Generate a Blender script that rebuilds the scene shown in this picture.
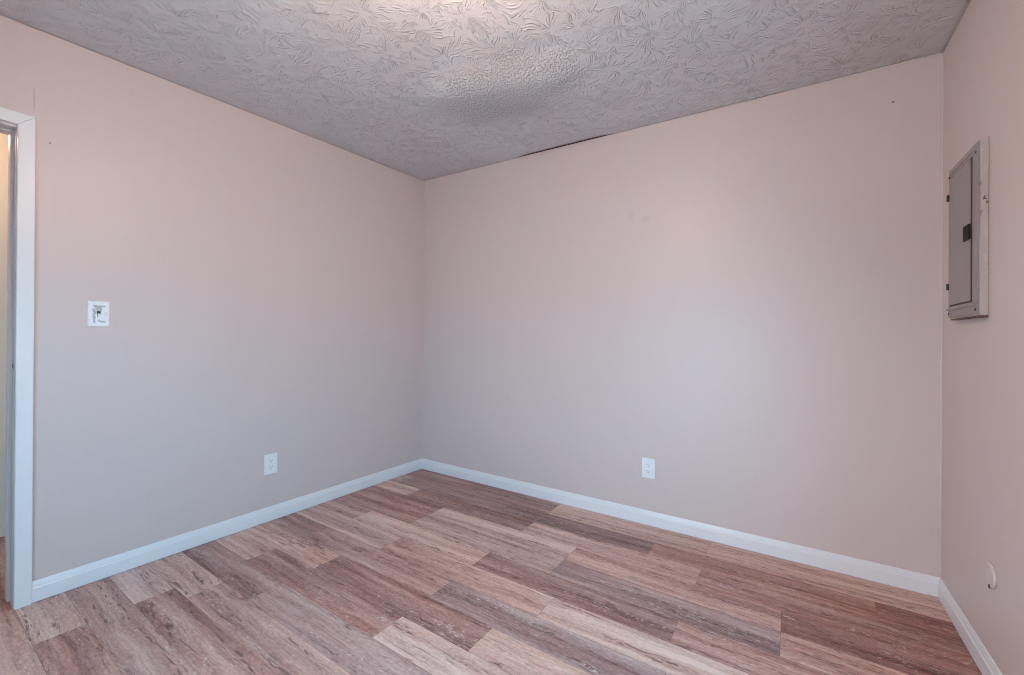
import bpy, bmesh, math, random
from mathutils import Vector, Matrix, noise

sc = bpy.context.scene
COL = sc.collection
for o in list(bpy.data.objects):
    bpy.data.objects.remove(o)

# ---------------------------------------------------------------- dimensions
W, D = 3.2434, 3.35                 # room: back wall along +X at y=0, left wall at x=0, right wall at x=W
TOP = 2.66                          # top of the wall carcass (hidden above the ceiling)
DOOR_Y0, DOOR_Y1, DOOR_H = -2.312, -3.07, 2.000
FW_X0, FW_X1 = 1.25, 2.30
WIN_Y0, WIN_Y1, WIN_Z0, WIN_Z1 = -1.30, -1.90, 0.42, 1.55

def zc(x, y):                       # height of the (uneven) ceiling line
    hl = 2.516 + 0.0352 * y
    return hl * (1 - x / W) + 2.44 * x / W

# ---------------------------------------------------------------- camera
F, YAW, PITCH, ROLL = 419.75, -0.58542, 0.00427, 0.00903
cam_d = bpy.data.cameras.new('camera')
cam = bpy.data.objects.new('camera', cam_d)
COL.objects.link(cam)
cam_d.sensor_fit = 'HORIZONTAL'
cam_d.sensor_width = 36.0
cam_d.lens = F / 1024 * 36.0
cam_d.clip_start = 0.02
fw = Vector((math.sin(YAW) * math.cos(PITCH), math.cos(YAW) * math.cos(PITCH), math.sin(PITCH)))
rt = Vector((math.cos(YAW), -math.sin(YAW), 0))
up = rt.cross(fw)
r2 = math.cos(ROLL) * rt + math.sin(ROLL) * up
u2 = -math.sin(ROLL) * rt + math.cos(ROLL) * up
m = Matrix((r2, u2, -fw)).transposed().to_4x4()
m.translation = Vector((2.67747, -2.62836, 1.13605))
cam.matrix_world = m
sc.camera = cam

# ---------------------------------------------------------------- view and world
sc.view_settings.view_transform = 'Standard'
sc.view_settings.look = 'None'
sc.view_settings.gamma = 1.0
sc.view_settings.use_curve_mapping = False
sc.view_settings.exposure = 0.05
sc.cycles.use_denoising = True
sc.cycles.filter_width = 1.05
sc.cycles.max_bounces = 14
sc.cycles.diffuse_bounces = 10
sc.cycles.transparent_max_bounces = 12
sc.cycles.sample_clamp_indirect = 8.0

SKY = 17.0                          # daylight strength
LAMP = 31.0                         # ceiling lamp (W)
HALL = 7.0                         # hallway lamp (W)

world = bpy.data.worlds.new('sky')
sc.world = world
world.use_nodes = True
nt = world.node_tree
nt.nodes.clear()
wo = nt.nodes.new('ShaderNodeOutputWorld')
bg = nt.nodes.new('ShaderNodeBackground')
tc = nt.nodes.new('ShaderNodeTexCoord')
sx = nt.nodes.new('ShaderNodeSeparateXYZ')
# bright haze towards the wall behind the viewer, clear blue sky on the right-hand side of the house
cr = nt.nodes.new('ShaderNodeValToRGB')
cr.color_ramp.elements[0].position = 0.35
cr.color_ramp.elements[0].color = (0.61, 0.86, 1.07, 1)
cr.color_ramp.elements[1].position = 0.80
cr.color_ramp.elements[1].color = (0.15, 0.61, 0.96, 1)
ma = nt.nodes.new('ShaderNodeMath')
ma.operation = 'MULTIPLY_ADD'
ma.inputs[1].default_value = 0.5
ma.inputs[2].default_value = 0.5
nt.links.new(tc.outputs['Generated'], sx.inputs[0])
nt.links.new(sx.outputs['X'], ma.inputs[0])
nt.links.new(ma.outputs[0], cr.inputs[0])
nt.links.new(cr.outputs[0], bg.inputs[0])
bg.inputs[1].default_value = SKY
nt.links.new(bg.outputs[0], wo.inputs[0])

# sampling guides for the daylight that comes through the windows
def portal(loc, sx_, sy_, toward):
    pd = bpy.data.lights.new('window_portal', 'AREA')
    pd.shape = 'RECTANGLE'
    pd.size = sx_
    pd.size_y = sy_
    pd.cycles.is_portal = True
    po = bpy.data.objects.new('window_portal', pd)
    COL.objects.link(po)
    po.location = loc
    po.rotation_euler = Vector(toward).to_track_quat('-Z', 'Y').to_euler()
portal((W + 0.125, (WIN_Y0 + WIN_Y1) / 2, (WIN_Z0 + WIN_Z1) / 2), WIN_Y0 - WIN_Y1, WIN_Z1 - WIN_Z0, (-1, 0, 0))
portal(((FW_X0 + FW_X1) / 2, -D - 0.125, (WIN_Z0 + WIN_Z1) / 2), FW_X1 - FW_X0, WIN_Z1 - WIN_Z0, (0, 1, 0))

# ---------------------------------------------------------------- node helper
class N:
    def __init__(self, name):
        self.m = bpy.data.materials.new(name)
        self.m.use_nodes = True
        self.t = self.m.node_tree
        self.t.nodes.clear()
        self.out = self.new('ShaderNodeOutputMaterial')
        self.b = self.new('ShaderNodeBsdfPrincipled')
        self.link(self.b.outputs[0], self.out.inputs[0])
    def new(self, kind, **kw):
        n = self.t.nodes.new(kind)
        for k, v in kw.items():
            setattr(n, k, v)
        return n
    def link(self, a, b):
        self.t.links.new(a, b)
    def put(self, sock, v):
        if v is None:
            return
        if hasattr(v, 'is_linked') or isinstance(v, bpy.types.NodeSocket):
            self.link(v, sock)
        else:
            sock.default_value = v
    def math(self, op, a, b=None, c=None, clamp=False):
        n = self.new('ShaderNodeMath', operation=op, use_clamp=clamp)
        self.put(n.inputs[0], a)
        self.put(n.inputs[1], b)
        self.put(n.inputs[2], c)
        return n.outputs[0]
    def vmath(self, op, a, b=None):
        n = self.new('ShaderNodeVectorMath', operation=op)
        self.put(n.inputs[0], a)
        self.put(n.inputs[1], b)
        return n.outputs['Value'] if op in ('LENGTH', 'DISTANCE', 'DOT_PRODUCT') else n.outputs[0]
    def noise(self, vec, scale=5, detail=2, rough=0.5, dist=0.0):
        n = self.new('ShaderNodeTexNoise')
        self.put(n.inputs['Vector'], vec)
        n.inputs['Scale'].default_value = scale
        n.inputs['Detail'].default_value = detail
        n.inputs['Roughness'].default_value = rough
        n.inputs['Distortion'].default_value = dist
        return n.outputs['Fac']
    def ramp(self, fac, stops, interp='LINEAR'):
        n = self.new('ShaderNodeValToRGB')
        n.color_ramp.interpolation = interp
        e = n.color_ramp.elements
        while len(e) < len(stops):
            e.new(0.5)
        for el, (p, c) in zip(e, stops):
            el.position = p
            el.color = (*c, 1) if len(c) == 3 else c
        self.put(n.inputs[0], fac)
        return n.outputs[0]
    def rng(self, v, a, b, c=0.0, d=1.0, smooth=True):
        n = self.new('ShaderNodeMapRange', interpolation_type='SMOOTHSTEP' if smooth else 'LINEAR')
        self.put(n.inputs[0], v)
        for i, x in enumerate((a, b, c, d)):
            n.inputs[i + 1].default_value = x
        return n.outputs[0]
    def mix(self, f, a, b, mode='MIX'):
        n = self.new('ShaderNodeMix', data_type='RGBA', blend_type=mode)
        self.put(n.inputs[0], f)
        for s, v in ((n.inputs[6], a), (n.inputs[7], b)):
            self.put(s, (*v, 1) if isinstance(v, tuple) and len(v) == 3 else v)
        return n.outputs[2]
    def obj(self):
        return self.new('ShaderNodeTexCoord').outputs['Object']
    def mapping(self, vec, scale=(1, 1, 1), loc=(0, 0, 0)):
        n = self.new('ShaderNodeMapping')
        self.put(n.inputs[0], vec)
        n.inputs['Scale'].default_value = scale
        n.inputs['Location'].default_value = loc
        return n.outputs[0]
    def xyz(self, v):
        n = self.new('ShaderNodeSeparateXYZ')
        self.put(n.inputs[0], v)
        return n.outputs
    def comb(self, x, y, z=0.0):
        n = self.new('ShaderNodeCombineXYZ')
        for s, v in zip(n.inputs, (x, y, z)):
            self.put(s, v)
        return n.outputs[0]
    def bump(self, h, dist=0.002, strength=1.0, normal=None):
        n = self.new('ShaderNodeBump')
        n.inputs['Distance'].default_value = dist
        n.inputs['Strength'].default_value = strength
        self.put(n.inputs['Height'], h)
        if normal is not None:
            self.put(n.inputs['Normal'], normal)
        return n.outputs[0]
    def done(self, color=None, rough=0.5, normal=None, spec=0.5, metal=0.0):
        self.put(self.b.inputs['Base Color'], (*color, 1) if isinstance(color, tuple) else color)
        self.put(self.b.inputs['Roughness'], rough)
        self.put(self.b.inputs['Specular IOR Level'], spec)
        self.put(self.b.inputs['Metallic'], metal)
        if normal is not None:
            self.put(self.b.inputs['Normal'], normal)
        return self.m

# ---------------------------------------------------------------- materials
WALLC = (0.65, 0.54, 0.508)

def wall_material(name, axis, marks=()):
    """beige satin paint; faint vertical brush weave; marks = small scuffs and painted lamp-glare spots (centre, radius, darkness)"""
    n = N(name)
    p = n.obj()
    s = (60, 60, 2.5)
    weave = n.noise(n.mapping(p, s), 1.0, 3, 0.6)
    weave2 = n.noise(n.mapping(p, (2.5, 2.5, 70)), 1.0, 2, 0.5)
    fine = n.noise(p, 220, 2, 0.5)
    wave = n.noise(p, 2.2, 2, 0.5)
    h = n.math('ADD', n.math('MULTIPLY', weave, 0.6), n.math('MULTIPLY', fine, 0.5))
    h = n.math('ADD', h, n.math('MULTIPLY', weave2, 0.3))
    nb = n.bump(h, 0.0008, 0.25)
    nb = n.bump(wave, 0.02, 0.30, nb)
    f = n.math('ADD', n.math('MULTIPLY', n.math('SUBTRACT', weave, 0.5), 0.035), 1.0)
    c = n.mix(1.0, WALLC, n.comb(f, f, f), 'MULTIPLY')
    for cen, rad, amt in marks:
        wob = n.noise(p, 45, 3, 0.6)
        d = n.vmath('LENGTH', n.vmath('DIVIDE', n.vmath('SUBTRACT', p, cen), rad))
        d = n.math('ADD', d, n.math('MULTIPLY', n.math('SUBTRACT', wob, 0.5), 1.2))
        c = n.mix(n.math('MULTIPLY', n.rng(d, 0.6, 1.1, 1, 0), amt), c, (0.12, 0.10, 0.095))
    return n.done(c, 0.40, nb, 0.47)

M = {}
M['wall_left'] = wall_material('beige_paint_left', 1, [((0, -2.226, 1.968), (1, .004, .005), .7),
        ((0, -2.273, 2.13), (1, .003, .06), .25)])
M['wall_back'] = wall_material('beige_paint_back', 0, [((3.075, 0, 2.269), (.006, 1, .006), .75),
        ((1.92, 0, 1.89), (.030, 1, .022), .10), ((1.83, 0, 1.93), (.022, 1, .03), .06)])  # last two: the lamp's glare spot, put into the paint as faint dark marks
M['wall'] = wall_material('beige_paint', 0)
M['bumper'] = N('painted_over_rubber').done((0.655, 0.56, 0.515), 0.3)
M['bead'] = N('caulk').done((0.68, 0.575, 0.53), 0.4)

n = N('white_trim_paint')
p = n.obj()
h = n.noise(n.mapping(p, (30, 30, 30)), 3, 3, 0.6)
M['trim'] = n.done((0.78, 0.77, 0.77), 0.32, n.bump(h, 0.0006, 0.4), 0.5)
M['plate'] = N('white_plastic').done((0.82, 0.82, 0.82), 0.3)
M['slot'] = N('dark_slot').done((0.02, 0.02, 0.02), 0.6)
M['screw'] = N('screw_metal').done((0.45, 0.44, 0.43), 0.35, metal=0.8)

n = N('paint_smeared_plate')
p = n.obj()
a = n.xyz(p)
wob = n.math('MULTIPLY', n.math('SUBTRACT', n.noise(p, 60, 3, 0.6), 0.5), 0.02)
X_ = n.math('ADD', a[0], wob)
Z_ = n.math('ADD', a[2], wob)
def box2(cx, cz, hx, hz):
    dx = n.math('DIVIDE', n.math('ABSOLUTE', n.math('SUBTRACT', X_, cx)), hx)
    dz = n.math('DIVIDE', n.math('ABSOLUTE', n.math('SUBTRACT', Z_, cz)), hz)
    return n.rng(n.math('MAXIMUM', dx, dz), 0.9, 1.1, 1, 0)
g = n.math('MAXIMUM', box2(0.001, 0.036, 0.022, 0.0045), box2(-0.016, -0.008, 0.0055, 0.034))
g = n.math('MAXIMUM', g, n.math('MAXIMUM', box2(0.0, 0.018, 0.010, 0.018), box2(0.012, -0.036, 0.012, 0.004)))
blot = n.rng(n.noise(p, 55, 2, 0.5), 0.60, 0.66)
g = n.math('MAXIMUM', g, n.math('MULTIPLY', blot, 0.35))
M['smeared'] = n.done(n.mix(n.math('MULTIPLY', g, 0.8), (0.84, 0.84, 0.84), (0.42, 0.38, 0.36)), 0.35)

n = N('grey_panel_enamel')
p = n.obj()
h = n.noise(p, 300, 2, 0.5)
v = n.noise(n.mapping(p, (9, 9, 2)), 2.0, 3, 0.6)
M['grey'] = n.done(n.mix(v, (0.285, 0.232, 0.228), (0.33, 0.272, 0.265)), 0.38, n.bump(h, 0.0004, 0.3), 0.5)
M['groove'] = N('panel_groove').done((0.035, 0.03, 0.03), 0.6)
M['black'] = N('black_plastic').done((0.012, 0.012, 0.012), 0.6, None, 0.15)

n = N('rusty_edge')
p = n.obj()
v = n.noise(p, 70, 3, 0.7)
M['rust'] = n.done(n.ramp(v, [(0.36, (0.05, 0.025, 0.02)), (0.52, (0.16, 0.075, 0.05)), (0.66, (0.42, 0.34, 0.31))]), 0.8)

n = N('chipped_beige_paint')
p = n.obj()
v = n.noise(n.mapping(p, (40, 40, 22)), 1.6, 3, 0.6)
a = n.xyz(p)
band = n.rng(n.math('ABSOLUTE', n.math('SUBTRACT', a[2], 0.10)), 0.04, 0.075, 1, 0)
chip = n.math('MULTIPLY', n.rng(v, 0.56, 0.60), band)
pale = n.rng(n.noise(n.mapping(p, (30, 30, 16)), 2.2, 2, 0.6), 0.60, 0.64)
c = n.mix(n.math('MULTIPLY', pale, 0.25), (0.50, 0.42, 0.385), (0.68, 0.62, 0.58))
M['chipped'] = n.done(n.mix(chip, c, (0.14, 0.09, 0.08)), 0.45, None, 0.4)

# --- ceiling: brushed "stomp" texture, radial fans of ridges
n = N('stomp_textured_ceiling')
p = n.obj()
a = n.xyz(p)
p2 = n.comb(a[0], a[1], 0.0)
wrp = n.new('ShaderNodeTexNoise')
n.put(wrp.inputs['Vector'], p2)
wrp.inputs['Scale'].default_value = 5.0
wv = n.vmath('SCALE', n.vmath('SUBTRACT', wrp.outputs['Color'], (0.5, 0.5, 0.5)))
wv.node.inputs['Scale'].default_value = 0.14
pw = n.vmath('ADD', p2, wv)
def fans(scale, shift, k, rad):
    q = n.vmath('ADD', pw, shift)
    vo = n.new('ShaderNodeTexVoronoi', voronoi_dimensions='2D', feature='F1')
    n.put(vo.inputs['Vector'], q)
    vo.inputs['Scale'].default_value = scale
    vo.inputs['Randomness'].default_value = 0.9
    dv = n.xyz(n.vmath('SUBTRACT', q, vo.outputs['Position']))
    ang = n.math('ARCTAN2', dv[1], dv[0])
    r = n.math('SQRT', n.math('ADD', n.math('MULTIPLY', dv[0], dv[0]), n.math('MULTIPLY', dv[1], dv[1])))
    cs = n.xyz(vo.outputs['Color'])
    # noise on a cylinder (cos, sin) so that the fan has no seam
    v = n.comb(n.math('MULTIPLY', n.math('COSINE', ang), k), n.math('MULTIPLY', n.math('SINE', ang), k),
               n.math('ADD', n.math('MULTIPLY', r, rad), n.math('MULTIPLY', cs[0], 60)))
    f = n.noise(v, 1.0, 1, 0.45)
    ridge = n.rng(f, 0.44, 0.70)
    return n.math('MULTIPLY', ridge, n.rng(r, 0.008, 0.03))
r1 = fans(5.0, (0, 0, 0), 12.0, 15)
r2_ = fans(6.0, (3.37, 1.71, 0), 11.5, 16)
sel = n.rng(n.noise(p2, 6.0, 2, 0.5), 0.47, 0.53)
mixn = n.new('ShaderNodeMix', data_type='FLOAT')
n.put(mixn.inputs[0], sel)
n.put(mixn.inputs[2], r1)
n.put(mixn.inputs[3], r2_)
hh = n.math('MULTIPLY', mixn.outputs[0], n.rng(n.noise(p2, 17, 2, 0.5), 0.36, 0.58))
# region re-done with a lumpy knock-down texture around the sag
att = n.new('ShaderNodeAttribute', attribute_name='patch')
knock = n.rng(n.noise(p2, 66, 3, 0.6, 0.6), 0.40, 0.62)
knock = n.math('MULTIPLY', knock, 1.5)
hm = n.new('ShaderNodeMix', data_type='FLOAT')
n.put(hm.inputs[0], att.outputs['Fac'])
n.put(hm.inputs[2], hh)
n.put(hm.inputs[3], knock)
hh = n.math('ADD', hm.outputs[0], n.math('MULTIPLY', n.noise(p2, 120, 2, 0.5), 0.25))
stain = n.noise(p2, 1.6, 3, 0.55)
c = n.mix(n.rng(stain, 0.3, 0.75), (0.595, 0.565, 0.57), (0.635, 0.605, 0.61))
M['ceiling'] = n.done(c, 0.55, n.bump(hh, 0.0054, 0.85), 0.35)

# --- floor planks
n = N('limed_oak_planks')
at = n.new('ShaderNodeAttribute', attribute_name='plank')
ac = n.new('ShaderNodeSeparateColor')
n.link(at.outputs['Color'], ac.inputs[0])
tone, hue, seed = ac.outputs[0], ac.outputs[1], ac.outputs[2]
pp = n.obj()
a = n.xyz(pp)
off = n.math('MULTIPLY', seed, 53.0)
warp = n.math('MULTIPLY', n.math('SUBTRACT', n.noise(n.comb(n.math('MULTIPLY', a[0], 3.0), n.math('MULTIPLY', a[1], 9.0), off), 1, 2, 0.5), 0.5), 0.05)
yy = n.math('ADD', a[1], warp)
def grain(fx, fy, detail, rough, extra=0.0, dist=0.0):
    v = n.comb(n.math('MULTIPLY', a[0], fx), n.math('MULTIPLY', yy, fy), n.math('ADD', off, extra))
    return n.noise(v, 1.0, detail, rough, dist)
broad = grain(0.9, 17, 3, 0.55)
mid = grain(2.4, 48, 4, 0.62, 7)
fine = grain(12, 150, 3, 0.65, 13)
speck = grain(55, 120, 2, 0.75, 21)
val = n.math('ADD', n.math('ADD', tone, 0.11), n.math('MULTIPLY', n.math('SUBTRACT', broad, 0.52), 1.3))
val = n.math('ADD', val, n.math('MULTIPLY', n.math('SUBTRACT', mid, 0.5), 0.60))
val = n.math('ADD', val, n.math('MULTIPLY', n.math('SUBTRACT', fine, 0.5), 0.50))
val = n.math('ADD', val, n.math('MULTIPLY', n.math('SUBTRACT', speck, 0.5), 0.70))
val = n.math('ADD', n.math('MULTIPLY', val, 0.80), 0.075)
warm = n.ramp(val, [(0.0, (0.110, 0.035, 0.030)), (0.25, (0.250, 0.093, 0.078)), (0.5, (0.440, 0.222, 0.180)),
                    (0.75, (0.64, 0.400, 0.325)), (1.0, (0.82, 0.60, 0.51))])
grey = n.ramp(val, [(0.0, (0.100, 0.050, 0.051)), (0.25, (0.210, 0.116, 0.113)), (0.5, (0.375, 0.236, 0.222)),
                    (0.75, (0.55, 0.392, 0.358)), (1.0, (0.72, 0.57, 0.52))])
hm_ = n.math('ADD', hue, n.math('MULTIPLY', n.math('SUBTRACT', grain(1.0, 11, 2, 0.5, 31), 0.5), 1.4), clamp=True)
c = n.mix(hm_, warm, grey)
# dark open pores / cracks along the grain and pale lime fill, gathered in the darker bands
zone = n.rng(n.math('ADD', n.math('MULTIPLY', broad, -0.7), n.math('MULTIPLY', grain(1.8, 26, 2, 0.5, 41), 1.0)), 0.10, 0.28)
crack = n.math('MULTIPLY', n.rng(grain(15, 115, 3, 0.6, 47, 0.5), 0.53, 0.63), zone)
crack2 = n.math('MULTIPLY', n.rng(grain(3.5, 130, 3, 0.6, 53, 0.3), 0.58, 0.68), n.rng(grain(1.5, 20, 1, 0.5, 57), 0.45, 0.6))
crack = n.math('MAXIMUM', crack, n.math('MULTIPLY', crack2, 0.7))
c = n.mix(n.math('MULTIPLY', crack, 0.75), c, (0.085, 0.040, 0.037))
zone2 = n.rng(n.math('ADD', n.math('MULTIPLY', broad, -0.5), n.math('MULTIPLY', grain(2.4, 22, 2, 0.5, 61), 1.0)), 0.27, 0.37)
lime = n.math('MULTIPLY', n.rng(grain(30, 110, 3, 0.65, 67, 1.6), 0.57, 0.64), zone2)
c = n.mix(n.math('MULTIPLY', lime, 0.75), c, (0.70, 0.62, 0.57))
hb = n.math('ADD', n.math('MULTIPLY', fine, 0.5), n.math('MULTIPLY', crack, -0.6))
M['floor'] = n.done(c, n.math('ADD', 0.40, n.math('MULTIPLY', mid, 0.2)), n.bump(hb, 0.0008, 0.4), 0.4)
M['seam'] = N('plank_seam').done((0.06, 0.04, 0.033), 0.8)
M['hall_floor'] = None

M['dome'] = N('frosted_dome')
nd = M['dome']
nd.b.inputs['Emission Color'].default_value = (1.0, 0.78, 0.60, 1)
nd.b.inputs['Emission Strength'].default_value = 2.0
M['dome'] = nd.done((0.8, 0.78, 0.74), 0.5)
M['brass'] = N('brushed_nickel').done((0.55, 0.53, 0.5), 0.3, metal=0.9)
M['ground'] = N('pale_bounce_ground').done((0.68, 0.67, 0.66), 0.9)  # unseen ground, made pale to bounce daylight up to the ceiling
n = N('window_glass')
tr = n.new('ShaderNodeBsdfTransparent')
gl = n.new('ShaderNodeBsdfGlossy')
gl.inputs['Roughness'].default_value = 0.02
lw = n.new('ShaderNodeLayerWeight')          # facing weight: the same on both faces of the pane
fres = n.math('ADD', n.math('MULTIPLY', n.math('POWER', lw.outputs['Facing'], 5.0), 0.7), 0.04)
ms = n.new('ShaderNodeMixShader')
n.link(fres, ms.inputs[0])
n.link(tr.outputs[0], ms.inputs[1])
n.link(gl.outputs[0], ms.inputs[2])
n.link(ms.outputs[0], n.out.inputs[0])
M['glass'] = n.m

# ---------------------------------------------------------------- mesh helpers
def obj(name, bm, mat, parent=None, smooth=False, angle=None):
    me = bpy.data.meshes.new(name)
    bmesh.ops.recalc_face_normals(bm, faces=bm.faces)
    if smooth:
        for f in bm.faces:
            f.smooth = True
    bm.to_mesh(me)
    bm.free()
    mats = mat if isinstance(mat, (list, tuple)) else [mat]
    for x in mats:
        me.materials.append(x)
    o = bpy.data.objects.new(name, me)
    COL.objects.link(o)
    if parent is not None:
        o.parent = parent
    return o

def box(bm, x0, x1, y0, y1, z0, z1, bevel=0.0, seg=2, mi=0):
    r = bmesh.ops.create_cube(bm, size=1.0)
    for v in r['verts']:
        v.co = Vector(((x0 + x1) / 2 + v.co.x * (x1 - x0), (y0 + y1) / 2 + v.co.y * (y1 - y0), (z0 + z1) / 2 + v.co.z * (z1 - z0)))
    fs = {f for v in r['verts'] for f in v.link_faces}
    for f in fs:
        f.material_index = mi
    if bevel:
        es = list({e for v in r['verts'] for e in v.link_edges})
        bmesh.ops.bevel(bm, geom=es, offset=bevel, segments=seg, affect='EDGES', profile=0.6)

def newbox(*a, **k):
    bm = bmesh.new()
    box(bm, *a, **k)
    return bm

def struct(o, label):
    o['kind'] = 'structure'
    o['label'] = label
    return o

def thing(name, label, cat, loc, rz=0.0, group=None):
    o = bpy.data.objects.new(name, None)
    o.empty_display_size = 0.05
    COL.objects.link(o)
    o.location = loc
    o.rotation_euler = (0, 0, rz)
    o['label'] = label
    o['category'] = cat
    if group:
        o['group'] = group
    return o

def extrude_profile(bm, prof, a, b, out, end_a=0.0, end_b=0.0):
    """prof: (offset from wall, height); a,b floor points on the wall line; out: unit vector into the room;
    end_*: mitre (run-length shift per unit of offset)"""
    d = (b - a).normalized()
    rows = []
    for P, s in ((a, end_a), (b, end_b)):
        rows.append([bm.verts.new(P + out * o + d * (s * o) + Vector((0, 0, h))) for o, h in prof])
    n_ = len(prof)
    for i in range(n_):
        j = (i + 1) % n_
        bm.faces.new((rows[0][i], rows[0][j], rows[1][j], rows[1][i]))
    bm.faces.new(rows[0])
    bm.faces.new(rows[1][::-1])

def tube(bm, pts, r, seg=8):
    rings = []
    for i, P in enumerate(pts):
        P = Vector(P)
        d = (Vector(pts[min(i + 1, len(pts) - 1)]) - Vector(pts[max(i - 1, 0)])).normalized()
        s = d.orthogonal().normalized() if abs(d.z) > 0.9 else d.cross(Vector((0, 0, 1))).normalized()
        t = d.cross(s)
        rr = r[i] if isinstance(r, (list, tuple)) else r
        rings.append([bm.verts.new(P + rr * (math.cos(k * 2 * math.pi / seg) * s + math.sin(k * 2 * math.pi / seg) * t)) for k in range(seg)])
    for A, B in zip(rings, rings[1:]):
        for k in range(seg):
            bm.faces.new((A[k], A[(k + 1) % seg], B[(k + 1) % seg], B[k]))
    bm.faces.new(rings[0])
    bm.faces.new(rings[-1][::-1])

def disc(bm, c, r, y0, y1, seg=24, bev=0.0, rz=None):
    """cylinder with its axis along local y, from y0 (back) to y1 (front, smaller y)"""
    prof = [(r, y0), (r, y1 + bev * 0.6), (r - bev * 0.35, y1 + bev * 0.2), (r - bev, y1)] if bev else [(r, y0), (r, y1)]
    rings = [[bm.verts.new((c[0] + q * math.cos(k * 2 * math.pi / seg), yv, c[1] + (rz or 1.0) * q * math.sin(k * 2 * math.pi / seg)))
              for k in range(seg)] for q, yv in prof]
    for A, B in zip(rings, rings[1:]):
        for k in range(seg):
            bm.faces.new((A[k], A[(k + 1) % seg], B[(k + 1) % seg], B[k]))
    bm.faces.new(rings[0])
    bm.faces.new(rings[-1][::-1])

# ---------------------------------------------------------------- setting: floor
rng = random.Random(4)
PW = 0.1535
def build_floor(name, x0, x1, y0, y1, rows, label):
    bm = bmesh.new()
    lay = bm.loops.layers.float_color.new('plank')
    g = 0.00035
    for (ya, yb, joints) in rows:
        xs = [x0] + [j[0] for j in joints if x0 < j[0] < x1] + [x1]
        tones = [j[1] for j in joints]
        for i in range(len(xs) - 1):
            t, h, s = tones[i]
            A, B = xs[i] + (g if i else 0), xs[i + 1] - (g if i < len(xs) - 2 else 0)
            f = bm.faces.new([bm.verts.new(c) for c in ((A, yb + g, 0), (B, yb + g, 0), (B, ya - g, 0), (A, ya - g, 0))])
            for l in f.loops:
                l[lay] = (0.56 + (t - 0.55) * 1.2, h, s, 1)
    # sub-floor under the seams
    zb = -0.0015
    f = bm.faces.new([bm.verts.new(c) for c in ((x0, y1, zb), (x1, y1, zb), (x1, y0, zb), (x0, y0, zb))])
    f.material_index = 1
    f = bm.faces.new([bm.verts.new(c) for c in ((x0, y1, -.12), (x1, y1, -.12), (x1, y0, -.12), (x0, y0, -.12))])
    f.material_index = 1
    me = bpy.data.meshes.new(name)
    bm.normal_update()
    bm.to_mesh(me)
    bm.free()
    me.materials.append(M['floor'])
    me.materials.append(M['seam'])
    o = bpy.data.objects.new(name, me)
    COL.objects.link(o)
    return struct(o, label)

# per row (going away from the back wall): (joint x closing the previous plank, (tone, greyness, seed) of the plank)
def S():
    return rng.random()
LT, ML, MD, DK, XD = 0.80, 0.64, 0.50, 0.36, 0.27
layout = [
    (None,   [(None, .42, .45), (1.36, .68, .15), (2.31, .74, .1)]),
    (-.207,  [(None, ML, .4), (.11, .42, .8), (1.08, .40, .9), (2.05, .44, 0.), (2.99, .27, 0.)]),
    (-.360,  [(None, LT, .3), (.367, .40, .5), (1.357, .66, .3), (2.315, .45, .15)]),
    (-.514,  [(None, MD, .2), (.74, .76, .3), (1.71, .58, .1), (2.652, .33, .3)]),
    (-.668,  [(None, MD, .2), (.738, .66, .6), (1.709, .46, .9), (2.652, .66, .1)]),
    (-.821,  [(None, .58, .4), (.39, .74, .3), (1.352, .38, .4), (2.305, .50, .1)]),
    (-.975,  [(None, .70, .4), (.84, .56, .1), (1.816, .78, .15), (2.79, .6, .2)]),
    (-1.129, [(None, .40, .6), (.377, .52, .3), (1.36, .46, .95), (2.33, .6, .3)]),
    (-1.283, [(None, .62, .2), (.731, .42, .35), (1.706, .68, .2), (2.67, .5, .3)]),
    (-1.436, [(None, .72, .4), (.381, .50, .3), (1.362, .80, .35), (2.33, .55, .3)]),
    (-1.585, [(None, .40, .7), (.73, .56, 1.0), (1.70, .5, .4), (2.67, .5, .4)]),
    (-1.737, [(None, .72, .6), (.498, .54, .6), (1.47, .5, .4), (2.44, .6, .4)]),
    (-1.880, [(None, .76, .7), (.37, .50, .4), (1.34, .6, .4), (2.31, .5, .4)]),
    (-2.022, [(None, .58, .7), (1.05, .6, .4), (2.02, .5, .4), (2.99, .6, .4)]),
    (-2.166, [(None, .78, .5), (.373, .46, .35), (1.34, .6, .4), (2.31, .5, .4)]),
]
rows = []
ys = [0.0] + [l[0] for l in layout[1:]] + [-2.308]
for i, (y, js) in enumerate(layout):
    out = []
    for k, (x, t, h) in enumerate(js):
        nxt = js[k + 1][0] if k + 1 < len(js) else 99
        out.append((nxt, (t, h, S())))
    rows.append((ys[i], ys[i + 1], out))
y = -2.308
while y > -D:
    yb = max(y - PW, -D)
    x = rng.uniform(0.55, 0.95)
    out = []
    while True:
        out.append((x, (rng.uniform(.5, .66), rng.uniform(.3, .7), S())))
        if x > W:
            break
        x += 0.97
    rows.append((y, yb, out))
    y = yb
build_floor('floor', 0, W, 0, -D, rows, 'limed brown and grey wood plank floor')

# hallway floor (through the doorway)
hrows = []
y = -1.6
while y > -3.9:
    hrows.append((y, y - PW, [(-0.7 + rng.uniform(-.3, .3), (rng.uniform(.3, .42), .0, S())), (9, (rng.uniform(.3, .42), .0, S()))]))
    y -= PW
build_floor('floor_hallway', -1.03, 0, -1.6, y, hrows, 'brown plank floor of the hallway beyond the doorway')

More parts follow.
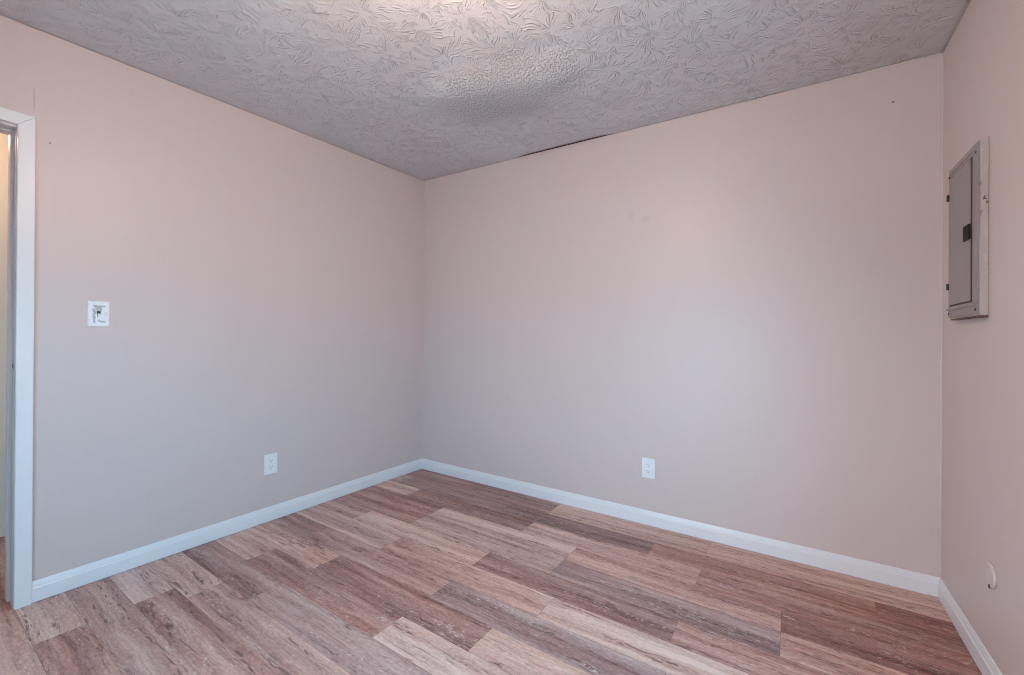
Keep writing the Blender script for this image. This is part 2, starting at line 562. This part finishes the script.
# ---------------------------------------------------------------- walls
T = 0.12
def wallobj(name, bm, mat, label):
    return struct(obj(name, bm, mat), label)
wallobj('wall_back', newbox(-T, W + T, 0, T, -.12, TOP), M['wall_back'], 'beige painted back wall with one outlet')
bm = bmesh.new()
box(bm, -T, 0, DOOR_Y0, 0, -.12, TOP)
box(bm, -T, 0, -D, DOOR_Y1, -.12, TOP)
box(bm, -T, 0, DOOR_Y1, DOOR_Y0, DOOR_H, TOP)
wallobj('wall_left', bm, M['wall_left'], 'beige painted left wall with the doorway')
bm = bmesh.new()
box(bm, W, W + T, WIN_Y0, 0, -.12, TOP)
box(bm, W, W + T, -D, WIN_Y1, -.12, TOP)
box(bm, W, W + T, WIN_Y1, WIN_Y0, -.12, WIN_Z0)
box(bm, W, W + T, WIN_Y1, WIN_Y0, WIN_Z1, TOP)
wallobj('wall_right', bm, M['wall'], 'beige painted right wall with the grey breaker panel')
bm = bmesh.new()
box(bm, -T, FW_X0, -D - T, -D, -.12, TOP)
box(bm, FW_X1, W + T, -D - T, -D, -.12, TOP)
box(bm, FW_X0, FW_X1, -D - T, -D, -.12, WIN_Z0)
box(bm, FW_X0, FW_X1, -D - T, -D, WIN_Z1, TOP)
wallobj('wall_front', bm, M['wall'], 'beige wall behind the viewer with a window')
# hallway shell
M['hall_trim'] = N('cream_trim').done((0.72, 0.60, 0.48), 0.4)
M['hall'] = N('hallway_tan_paint').done((0.58, 0.39, 0.275), 0.5)
wallobj('wall_hallway', newbox(-1.15, -1.03, -3.95, -1.5, -.12, TOP), M['hall'], 'warm tan hallway wall beyond the doorway')
wallobj('wall_hallway_north', newbox(-1.15, -T, -1.62, -1.5, -.12, TOP), M['hall'], 'end wall of the hallway')
wallobj('wall_hallway_south', newbox(-1.15, -T, -4.0, -3.88, -.12, TOP), M['hall'], 'far end wall of the hallway')
wallobj('ceiling_hallway', newbox(-1.15, -T, -4.0, -1.5, 2.40, 2.52), M['ceiling'], 'hallway ceiling')
struct(obj('ground', newbox(-30, 60, -45, 45, -.5, -.35), M['ground']), 'unseen pale ground added outside the windows to bounce daylight in')

# ---------------------------------------------------------------- ceiling
def smooth(a, b, v):
    t = max(0.0, min(1.0, (v - a) / (b - a)))
    return t * t * (3 - 2 * t)
def sag(x, y):
    """drooping board edge: abrupt on the lamp side, easing out towards the back wall"""
    # ridge axis runs from (1.10,-1.04) to (1.80,-0.86)
    ax, ay, bx, by = 1.08, -1.095, 1.80, -0.915
    L = math.hypot(bx - ax, by - ay)
    dx, dy = (bx - ax) / L, (by - ay) / L
    s = (x - ax) * dx + (y - ay) * dy
    d = -(x - ax) * dy + (y - ay) * dx            # + = towards the back wall
    along = smooth(-0.25, 0.18, s) * (1 - smooth(L - 0.20, L + 0.35, s))
    prof = smooth(-0.06, 0.16, d) * (1 - smooth(0.14, 0.66, d))
    r = -0.038 * along * prof
    r -= 0.010 * math.exp(-((x - 1.78) / 0.16) ** 2) * smooth(-0.70, -0.56, y) * (1 - smooth(-0.56, -0.25, y))
    r += 0.006 * noise.noise(Vector((x * 1.7, y * 1.7, 3.1))) + 0.003 * noise.noise(Vector((x * 4, y * 4, 8.1)))
    return r
def edge_fade(x, y):
    return min(1.0, min(x, W - x, -y, D + y) / 0.10)
NX, NY = 170, 176
bm = bmesh.new()
lay = bm.verts.layers.float.new('patch')
g = []
for j in range(NY + 1):
    row = []
    for i in range(NX + 1):
        x, y = W * i / NX, -D * j / NY
        z = zc(x, y) + sag(x, y) * max(0, edge_fade(x, y))
        if j == 0:
            # the board has pulled away from the back wall: a narrow open joint
            y -= 0.034 * smooth(0.92, 1.15, x) * (1 - smooth(1.50, 1.80, x))
        v = bm.verts.new((x, y, z))
        v[lay] = (1 - smooth(0.62, 1.0, math.hypot((x - 1.40) / 0.52, (y + 0.80) / 0.30) + 0.30 * noise.noise(Vector((x * 6, y * 6, 0)))))
        row.append(v)
    g.append(row)
for j in range(NY):
    for i in range(NX):
        f = bm.faces.new((g[j][i], g[j][i + 1], g[j + 1][i + 1], g[j + 1][i]))
        f.smooth = True
ring = g[0][:] + [g[j][NX] for j in range(1, NY + 1)] + g[NY][NX - 1::-1] + [g[j][0] for j in range(NY - 1, 0, -1)]
topv = []
for v in ring:
    topv.append(bm.verts.new((v.co.x, 0.0 if v.co.y > -0.04 else v.co.y, TOP)))
for k in range(len(ring)):
    q = (k + 1) % len(ring)
    bm.faces.new((ring[k], ring[q], topv[q], topv[k]))
bm.faces.new(topv)
struct(obj('ceiling', bm, M['ceiling']), 'white brush-textured ceiling with a sagging lumpy patch')

# caulk beads at the right-hand corner
bm = bmesh.new()
tube(bm, [(W - .002, -.002, z) for z in (0.09, 0.8, 1.6, 2.42)], 0.0035, 6)
struct(obj('trim_1', bm, M['bead']), 'pale caulk bead down the right back corner')
bm = bmesh.new()
pts, rad = [], []
for i in range(60):
    x = 2.20 + (W - 0.01 - 2.20) * i / 59
    pts.append((x, -.003, zc(x, 0) - .003 + .0015 * noise.noise(Vector((x * 9, 0, 0)))))
    rad.append(0.0018 + 0.0035 * smooth(2.2, 3.1, x) * (0.75 + 0.5 * noise.noise(Vector((x * 14, 2, 0)))))
tube(bm, pts, rad, 6)
struct(obj('trim_2', bm, M['bead']), 'pale caulk bead along the back edge of the ceiling')

# dark strip: the shade inside the open joint, put in as colour
M['joint_shade'] = N('painted_joint_shade').done((0.07, 0.05, 0.045), 0.9)
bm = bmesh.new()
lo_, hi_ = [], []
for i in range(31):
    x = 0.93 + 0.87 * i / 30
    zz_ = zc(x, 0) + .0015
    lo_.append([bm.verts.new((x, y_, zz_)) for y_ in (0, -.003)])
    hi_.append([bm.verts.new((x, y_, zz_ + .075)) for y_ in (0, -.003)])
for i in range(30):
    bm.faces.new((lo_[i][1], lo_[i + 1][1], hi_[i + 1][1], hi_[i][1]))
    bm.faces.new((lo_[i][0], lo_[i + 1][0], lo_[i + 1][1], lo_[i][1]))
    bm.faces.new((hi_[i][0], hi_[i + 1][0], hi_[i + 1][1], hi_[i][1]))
struct(obj('trim_4', bm, M['joint_shade']), 'dark strip painted as shade in the open joint between the ceiling and the back wall')

# ---------------------------------------------------------------- baseboards
HB = 0.089
PROF = [(0, .003), (.0125, .003), (.0125, .060), (.0092, .065), (.0088, .070), (.0065, .080), (.0045, HB - .002), (.0030, HB), (0, HB)]
def base(name, a, b, out, ea, eb, label):
    bm = bmesh.new()
    extrude_profile(bm, PROF, Vector(a), Vector(b), Vector(out), ea, eb)
    struct(obj(name, bm, M['trim']), label)
base('baseboard_left', (0, -2.268, 0), (0, 0, 0), (1, 0, 0), 0, -1, 'white moulded baseboard along the left wall')
base('baseboard_back', (0, 0, 0), (W, 0, 0), (0, -1, 0), 1, -1, 'white moulded baseboard along the back wall')
base('baseboard_right', (W, -.001, 0), (W, -D, 0), (-1, 0, 0), 1, -1, 'white moulded baseboard along the right wall')
base('baseboard_front', (W, -D, 0), (0, -D, 0), (0, 1, 0), 1, 0, 'white baseboard behind the viewer')
base('baseboard_hallway', (-1.03, -3.8, 0), (-1.03, -1.62, 0), (1, 0, 0), 0, 0, 'white baseboard of the hallway wall')

# ---------------------------------------------------------------- doorway: casing, jamb, stop
CW, CT = 0.046, 0.017
bm = bmesh.new()
def casing_leg(x0, x1, y_in, y_out, ztop_in, ztop_out):
    vs = []
    for x in (x0, x1):
        vs.append([bm.verts.new((x, yy_, zz)) for yy_, zz in ((y_in, 0), (y_out, 0), (y_out, ztop_out), (y_in, ztop_in))])
    for i in range(4):
        j = (i + 1) % 4
        bm.faces.new((vs[0][i], vs[0][j], vs[1][j], vs[1][i]))
    bm.faces.new(vs[0])
    bm.faces.new(vs[1][::-1])
def casing_head(x0, x1, ya_in, ya_out, yb_in, yb_out, z_in, z_out):
    vs = []
    for x in (x0, x1):
        vs.append([bm.verts.new((x, yy_, zz)) for yy_, zz in ((ya_in, z_in), (ya_out, z_out), (yb_out, z_out), (yb_in, z_in))])
    for i in range(4):
        j = (i + 1) % 4
        bm.faces.new((vs[0][i], vs[0][j], vs[1][j], vs[1][i]))
    bm.faces.new(vs[0])
    bm.faces.new(vs[1][::-1])
ZI = DOOR_H + .006
ZO = ZI + CW + .004
casing_leg(0, CT, DOOR_Y0 - .003, DOOR_Y0 + CW, ZI, ZO)
casing_leg(0, CT, DOOR_Y1 + .003, DOOR_Y1 - CW, ZI, ZO)
casing_head(0, CT, DOOR_Y0 - .003, DOOR_Y0 + CW, DOOR_Y1 + .003, DOOR_Y1 - CW, ZI, ZO)
bmesh.ops.recalc_face_normals(bm, faces=bm.faces)
door = struct(obj('door_1', bm, M['trim']), 'white painted casing of the open doorway on the left')
bv = door.modifiers.new('bevel', 'BEVEL')
bv.width = 0.0025
bv.segments = 2
M['jamb'] = N('jamb_paint').done((0.60, 0.53, 0.525), 0.35)
bm = bmesh.new()
JT = 0.0
box(bm, -T - .002, -.0005, DOOR_Y0 - .005, DOOR_Y0, 0, DOOR_H)
box(bm, -T - .002, -.0005, DOOR_Y1, DOOR_Y1 + .005, 0, DOOR_H)
box(bm, -T - .002, -.0005, DOOR_Y1, DOOR_Y0, DOOR_H - .005, DOOR_H)
obj('door_jamb', bm, M['jamb'], door)
bm = bmesh.new()
box(bm, -.095, -.045, DOOR_Y0 - .016, DOOR_Y0 - .005, 0.02, DOOR_H - .005, .0015)
box(bm, -.095, -.045, DOOR_Y1 + .005, DOOR_Y1 + .016, 0.02, DOOR_H - .005, .0015)
box(bm, -.095, -.045, DOOR_Y1 + .016, DOOR_Y0 - .016, DOOR_H - .016, DOOR_H - .005, .0015)
obj('door_stop', bm, M['jamb'], door)
bm = bmesh.new()
box(bm, -.038, -.012, DOOR_Y0 - .0062, DOOR_Y0 - .0048, .985, 1.035, .0004, 1)
sp = obj('strike_plate', bm, M['screw'], door)
obj('strike_hole', newbox(-.033, -.017, DOOR_Y0 - .0068, DOOR_Y0 - .006, .998, 1.016), M['slot'], sp)
# the old doorway is a few millimetres out of plumb
for o_ in [door] + [c_ for c_ in door.children] + [c2_ for c_ in door.children for c2_ in c_.children]:
    for v_ in o_.data.vertices:
        v_.co.y += 0.004 * (1 - v_.co.z)
# hallway door trim opposite
struct(obj('trim_3', newbox(-1.03, -1.012, -2.285, -2.175, 0, 2.395, bevel=.003), M['hall_trim']), 'cream vertical trim board on the hallway wall')

# ---------------------------------------------------------------- windows (right wall and the wall behind the viewer)
def window(name, label, width, loc, rz):
    """local frame: x along the wall, -y into the room, origin on the room face of the wall at sill height"""
    hw, hh, fwid, c = width / 2, WIN_Z1 - WIN_Z0, .045, .055
    bm = bmesh.new()
    box(bm, -hw, -hw + fwid, .04, .11, 0, hh)
    box(bm, hw - fwid, hw, .04, .11, 0, hh)
    box(bm, -hw + fwid, hw - fwid, .04, .11, 0, fwid)
    box(bm, -hw + fwid, hw - fwid, .04, .11, hh - fwid, hh)
    win = struct(obj(name, bm, M['trim']), label)
    win.location = loc
    win.rotation_euler = (0, 0, rz)
    zm = hh / 2
    obj('meeting_rail', newbox(-hw + fwid, hw - fwid, .05, .10, zm - .02, zm + .02), M['trim'], win)
    obj('window_pane', newbox(-hw + fwid, hw - fwid, .074, .078, fwid, zm - .02), M['glass'], win)
    obj('window_pane', newbox(-hw + fwid, hw - fwid, .074, .078, zm + .02, hh - fwid), M['glass'], win)
    bm = bmesh.new()
    box(bm, -hw - c, -hw, -.016, 0, -.02, hh + c, .002)
    box(bm, hw, hw + c, -.016, 0, -.02, hh + c, .002)
    box(bm, -hw, hw, -.016, 0, hh, hh + c, .002)
    obj('window_casing', bm, M['trim'], win)
    obj('window_sill', newbox(-hw - c, hw + c, -.03, .04, -.025, 0, bevel=.004), M['trim'], win)
window('window_1', 'white framed sash window in the right wall', WIN_Y0 - WIN_Y1, (W, (WIN_Y0 + WIN_Y1) / 2, WIN_Z0), math.radians(-90))
window('window_2', 'white framed sash window in the wall behind the viewer', FW_X1 - FW_X0, ((FW_X0 + FW_X1) / 2, -D, WIN_Z0), math.radians(180))

# ---------------------------------------------------------------- light switch (left wall)
sw = thing('light_switch', 'white toggle light switch plate smeared with paint, on the left wall beside the doorway', 'light switch',
           (0, -2.066, 1.2365), math.radians(90))
obj('cover_plate', newbox(-.038, .038, -.006, 0, -.060, .060, bevel=.0035, seg=3), M['smeared'], sw)
obj('toggle_slot', newbox(-.0055, .0055, -.0066, -.0055, -.0125, .0125), M['slot'], sw)
bm = bmesh.new()
box(bm, -.0042, .0042, -.018, -.004, -.010, .002, .0015)
for v in bm.verts:
    if v.co.y < -.012:
        v.co.z -= .004
obj('toggle_lever', bm, M['plate'], sw)
for zz in (.030, -.030):
    bm = bmesh.new()
    disc(bm, (0, zz), .0034, -.0055, -.0072, 14, .0008)
    obj('screw', bm, M['screw'], sw)

# ---------------------------------------------------------------- duplex outlets
def outlet(label, loc, rz):
    t = thing('wall_outlet', label, 'outlet', loc, rz, 'white duplex wall outlets')
    obj('cover_plate', newbox(-.0395, .0395, -.006, 0, -.061, .061, bevel=.0035, seg=3), M['plate'], t)
    for zz in (.0195, -.0195):
        bm = bmesh.new()
        # rounded receptacle face with flat top and bottom
        seg = 28
        pts = []
        for k in range(seg):
            a_ = 2 * math.pi * k / seg
            pts.append((.0172 * math.cos(a_), max(-.0138, min(.0138, .0172 * math.sin(a_)))))
        A = [bm.verts.new((x, -.005, zz + z)) for x, z in pts]
        B = [bm.verts.new((x * .97, -.0078, zz + z * .97)) for x, z in pts]
        for k in range(seg):
            bm.faces.new((A[k], A[(k + 1) % seg], B[(k + 1) % seg], B[k]))
        bm.faces.new(A)
        bm.faces.new(B[::-1])
        r = obj('receptacle', bm, M['plate'], t)
        obj('slot', newbox(-.0078, -.0052, -.0083, -.0070, zz + .0005, zz + .0095), M['slot'], r)
        obj('slot', newbox(.0054, .0076, -.0083, -.0070, zz + .0015, zz + .0085), M['slot'], r)
        bm = bmesh.new()
        disc(bm, (0, zz - .0068), .0027, -.0070, -.0083, 12)
        obj('ground_hole', bm, M['slot'], r)
    bm = bmesh.new()
    disc(bm, (0, 0), .0032, -.0055, -.0070, 14, .0007)
    obj('screw', bm, M['plate'], t)
    return t
outlet('white duplex outlet low on the left wall, near the far corner', (0, -1.282, .352), math.radians(90))
outlet('white duplex outlet low on the back wall above the baseboard', (1.953, 0, .350), 0)

# ---------------------------------------------------------------- breaker panel (right wall)
bp = thing('electrical_panel', 'grey metal breaker panel with hinged door and black latch, on the right wall', 'electrical panel',
           (W, -.36, 1.54), math.radians(-90))
DP = .022
obj('surround', newbox(-.160, .170, -DP + .002, 0, -.307, .307, bevel=.002, seg=1), M['chipped'], bp)
bm = bmesh.new()
box(bm, -.157, .158, -DP - .0015, -DP + .003, -.300, .301, .0012, 1)
# raised outer lip
for a_ in ((-.157, .158, .281, .301), (-.157, .158, -.300, -.268), (-.157, -.140, -.268, .281), (.118, .158, -.268, .281)):
    box(bm, a_[0], a_[1], -DP - .004, -DP, a_[2], a_[3], .0018, 2)
obj('cover', bm, M['grey'], bp)
bm = bmesh.new()
box(bm, -.158, .158, -DP - .011, -DP - .003, -.272, -.262, .0035, 3)
obj('ridge', bm, M['grey'], bp)
obj('door_gap', newbox(-.139, .103, -DP - .0030, -DP - .001, -.255, .268), M['groove'], bp)
bm = bmesh.new()
box(bm, -.138, .096, -DP - .0062, -DP - .0025, -.250, .263, .0018, 2)
dr = obj('panel_door', bm, M['grey'], bp)
lt = obj('latch', newbox(.042, .104, -DP - .0115, -DP - .005, -.028, .028, bevel=.003, seg=2), M['black'], dr)
lt['label'] = 'black plastic latch'
obj('latch_slide', newbox(.060, .082, -DP - .0125, -DP - .010, -.018, .020, bevel=.001, seg=1), M['black'], dr)
for zz in (.19, -.174):
    bm = bmesh.new()
    tube(bm, [(-.152, -DP - .006, zz - .013), (-.152, -DP - .006, zz + .013)], .0055, 10)
    obj('hinge', bm, M['groove'], bp)
for x_, z_ in ((.146, .268), (-.148, .272), (.146, -.285), (-.148, -.285)):
    bm = bmesh.new()
    disc(bm, (x_, z_), .0055, -DP - .0035, -DP - .006, 12, .0012)
    obj('screw', bm, M['groove'], bp)
bm = bmesh.new()
segs = 40
for i in range(segs):
    xa = -.135 + i * (.305 / segs)
    hgt = .006 + .006 * abs(noise.noise(Vector((i * .7, 1.3, 0)))) + (.004 if i > segs * .8 else 0)
    box(bm, xa, xa + .305 / segs * 1.02, -DP - .002 + .002 * abs(noise.noise(Vector((i * .9, 4, 0)))), -.001, -.307 - hgt * .5, -.3065)
e_ = obj('rusty_edge', bm, M['rust'], bp)
e_['label'] = 'rusty broken bottom edge'

# ---------------------------------------------------------------- round cover cap (right wall)
cp = thing('wall_bumper', 'round wall bumper painted beige, low on the right wall above the baseboard', 'wall bumper',
           (W, -.570, .361), math.radians(-90))
bm = bmesh.new()
seg = 32
prof = [(.040, 0), (.040, -.005), (.0385, -.008), (.035, -.0095), (.030, -.0088), (.026, -.007), (.018, -.0065), (.008, -.0065)]
rings = [[bm.verts.new((q * math.cos(k * 2 * math.pi / seg), yv, q * math.sin(k * 2 * math.pi / seg))) for k in range(seg)] for q, yv in prof]
for A, B in zip(rings, rings[1:]):
    for k in range(seg):
        bm.faces.new((A[k], A[(k + 1) % seg], B[(k + 1) % seg], B[k]))
bm.faces.new(rings[0])
bm.faces.new(rings[-1][::-1])
obj('bumper_disc', bm, M['bumper'], cp, smooth=True)
bm = bmesh.new()
disc(bm, (.006, -.034), .0065, -.004, -.0105, 12, .001)
obj('screw', bm, M['groove'], cp)  # added dark disc for the dark gap at the bumper's bottom, not a screw

# ---------------------------------------------------------------- ceiling lamps
def dome_lamp(label, loc, watts, color, group=None):
    t = thing('ceiling_lamp', label, 'ceiling lamp', loc, 0, group)
    bm = bmesh.new()
    prof = [(.150, 0.010), (.150, -.018), (.140, -.024), (.128, -.024)]
    rings = [[bm.verts.new((q * math.cos(k * 2 * math.pi / 32), q * math.sin(k * 2 * math.pi / 32), z)) for k in range(32)] for q, z in prof]
    for A, B in zip(rings, rings[1:]):
        for k in range(32):
            bm.faces.new((A[k], A[(k + 1) % 32], B[(k + 1) % 32], B[k]))
    bm.faces.new(rings[0])
    bm.faces.new(rings[-1][::-1])
    obj('lamp_base', bm, M['brass'], t)
    bm = bmesh.new()
    prof = [(.132 * math.cos(a_ * math.pi / 2 / 8), -.024 - .12 * math.sin(a_ * math.pi / 2 / 8)) for a_ in range(8)]
    rings = [[bm.verts.new((q * math.cos(k * 2 * math.pi / 32), q * math.sin(k * 2 * math.pi / 32), z)) for k in range(32)] for q, z in prof]
    for A, B in zip(rings, rings[1:]):
        for k in range(32):
            bm.faces.new((A[k], A[(k + 1) % 32], B[(k + 1) % 32], B[k]))
    bm.faces.new(rings[-1][::-1])
    obj('lamp_shade', bm, M['dome'], t, smooth=True)
    ld = bpy.data.lights.new('bulb', 'POINT')
    ld.energy = watts
    ld.color = color
    ld.shadow_soft_size = 0.07
    lo = bpy.data.objects.new('bulb', ld)
    COL.objects.link(lo)
    lo.parent = t
    lo.location = (0, 0, -.24)
    return t
dome_lamp('frosted dome lamp in the middle of the bedroom ceiling', (1.84, -1.86, zc(1.84, -1.86) - .012), LAMP, (1.0, .745, .56))
dome_lamp('frosted dome lamp on the hallway ceiling', (-.55, -2.5, 2.385), HALL, (1.0, .70, .42))
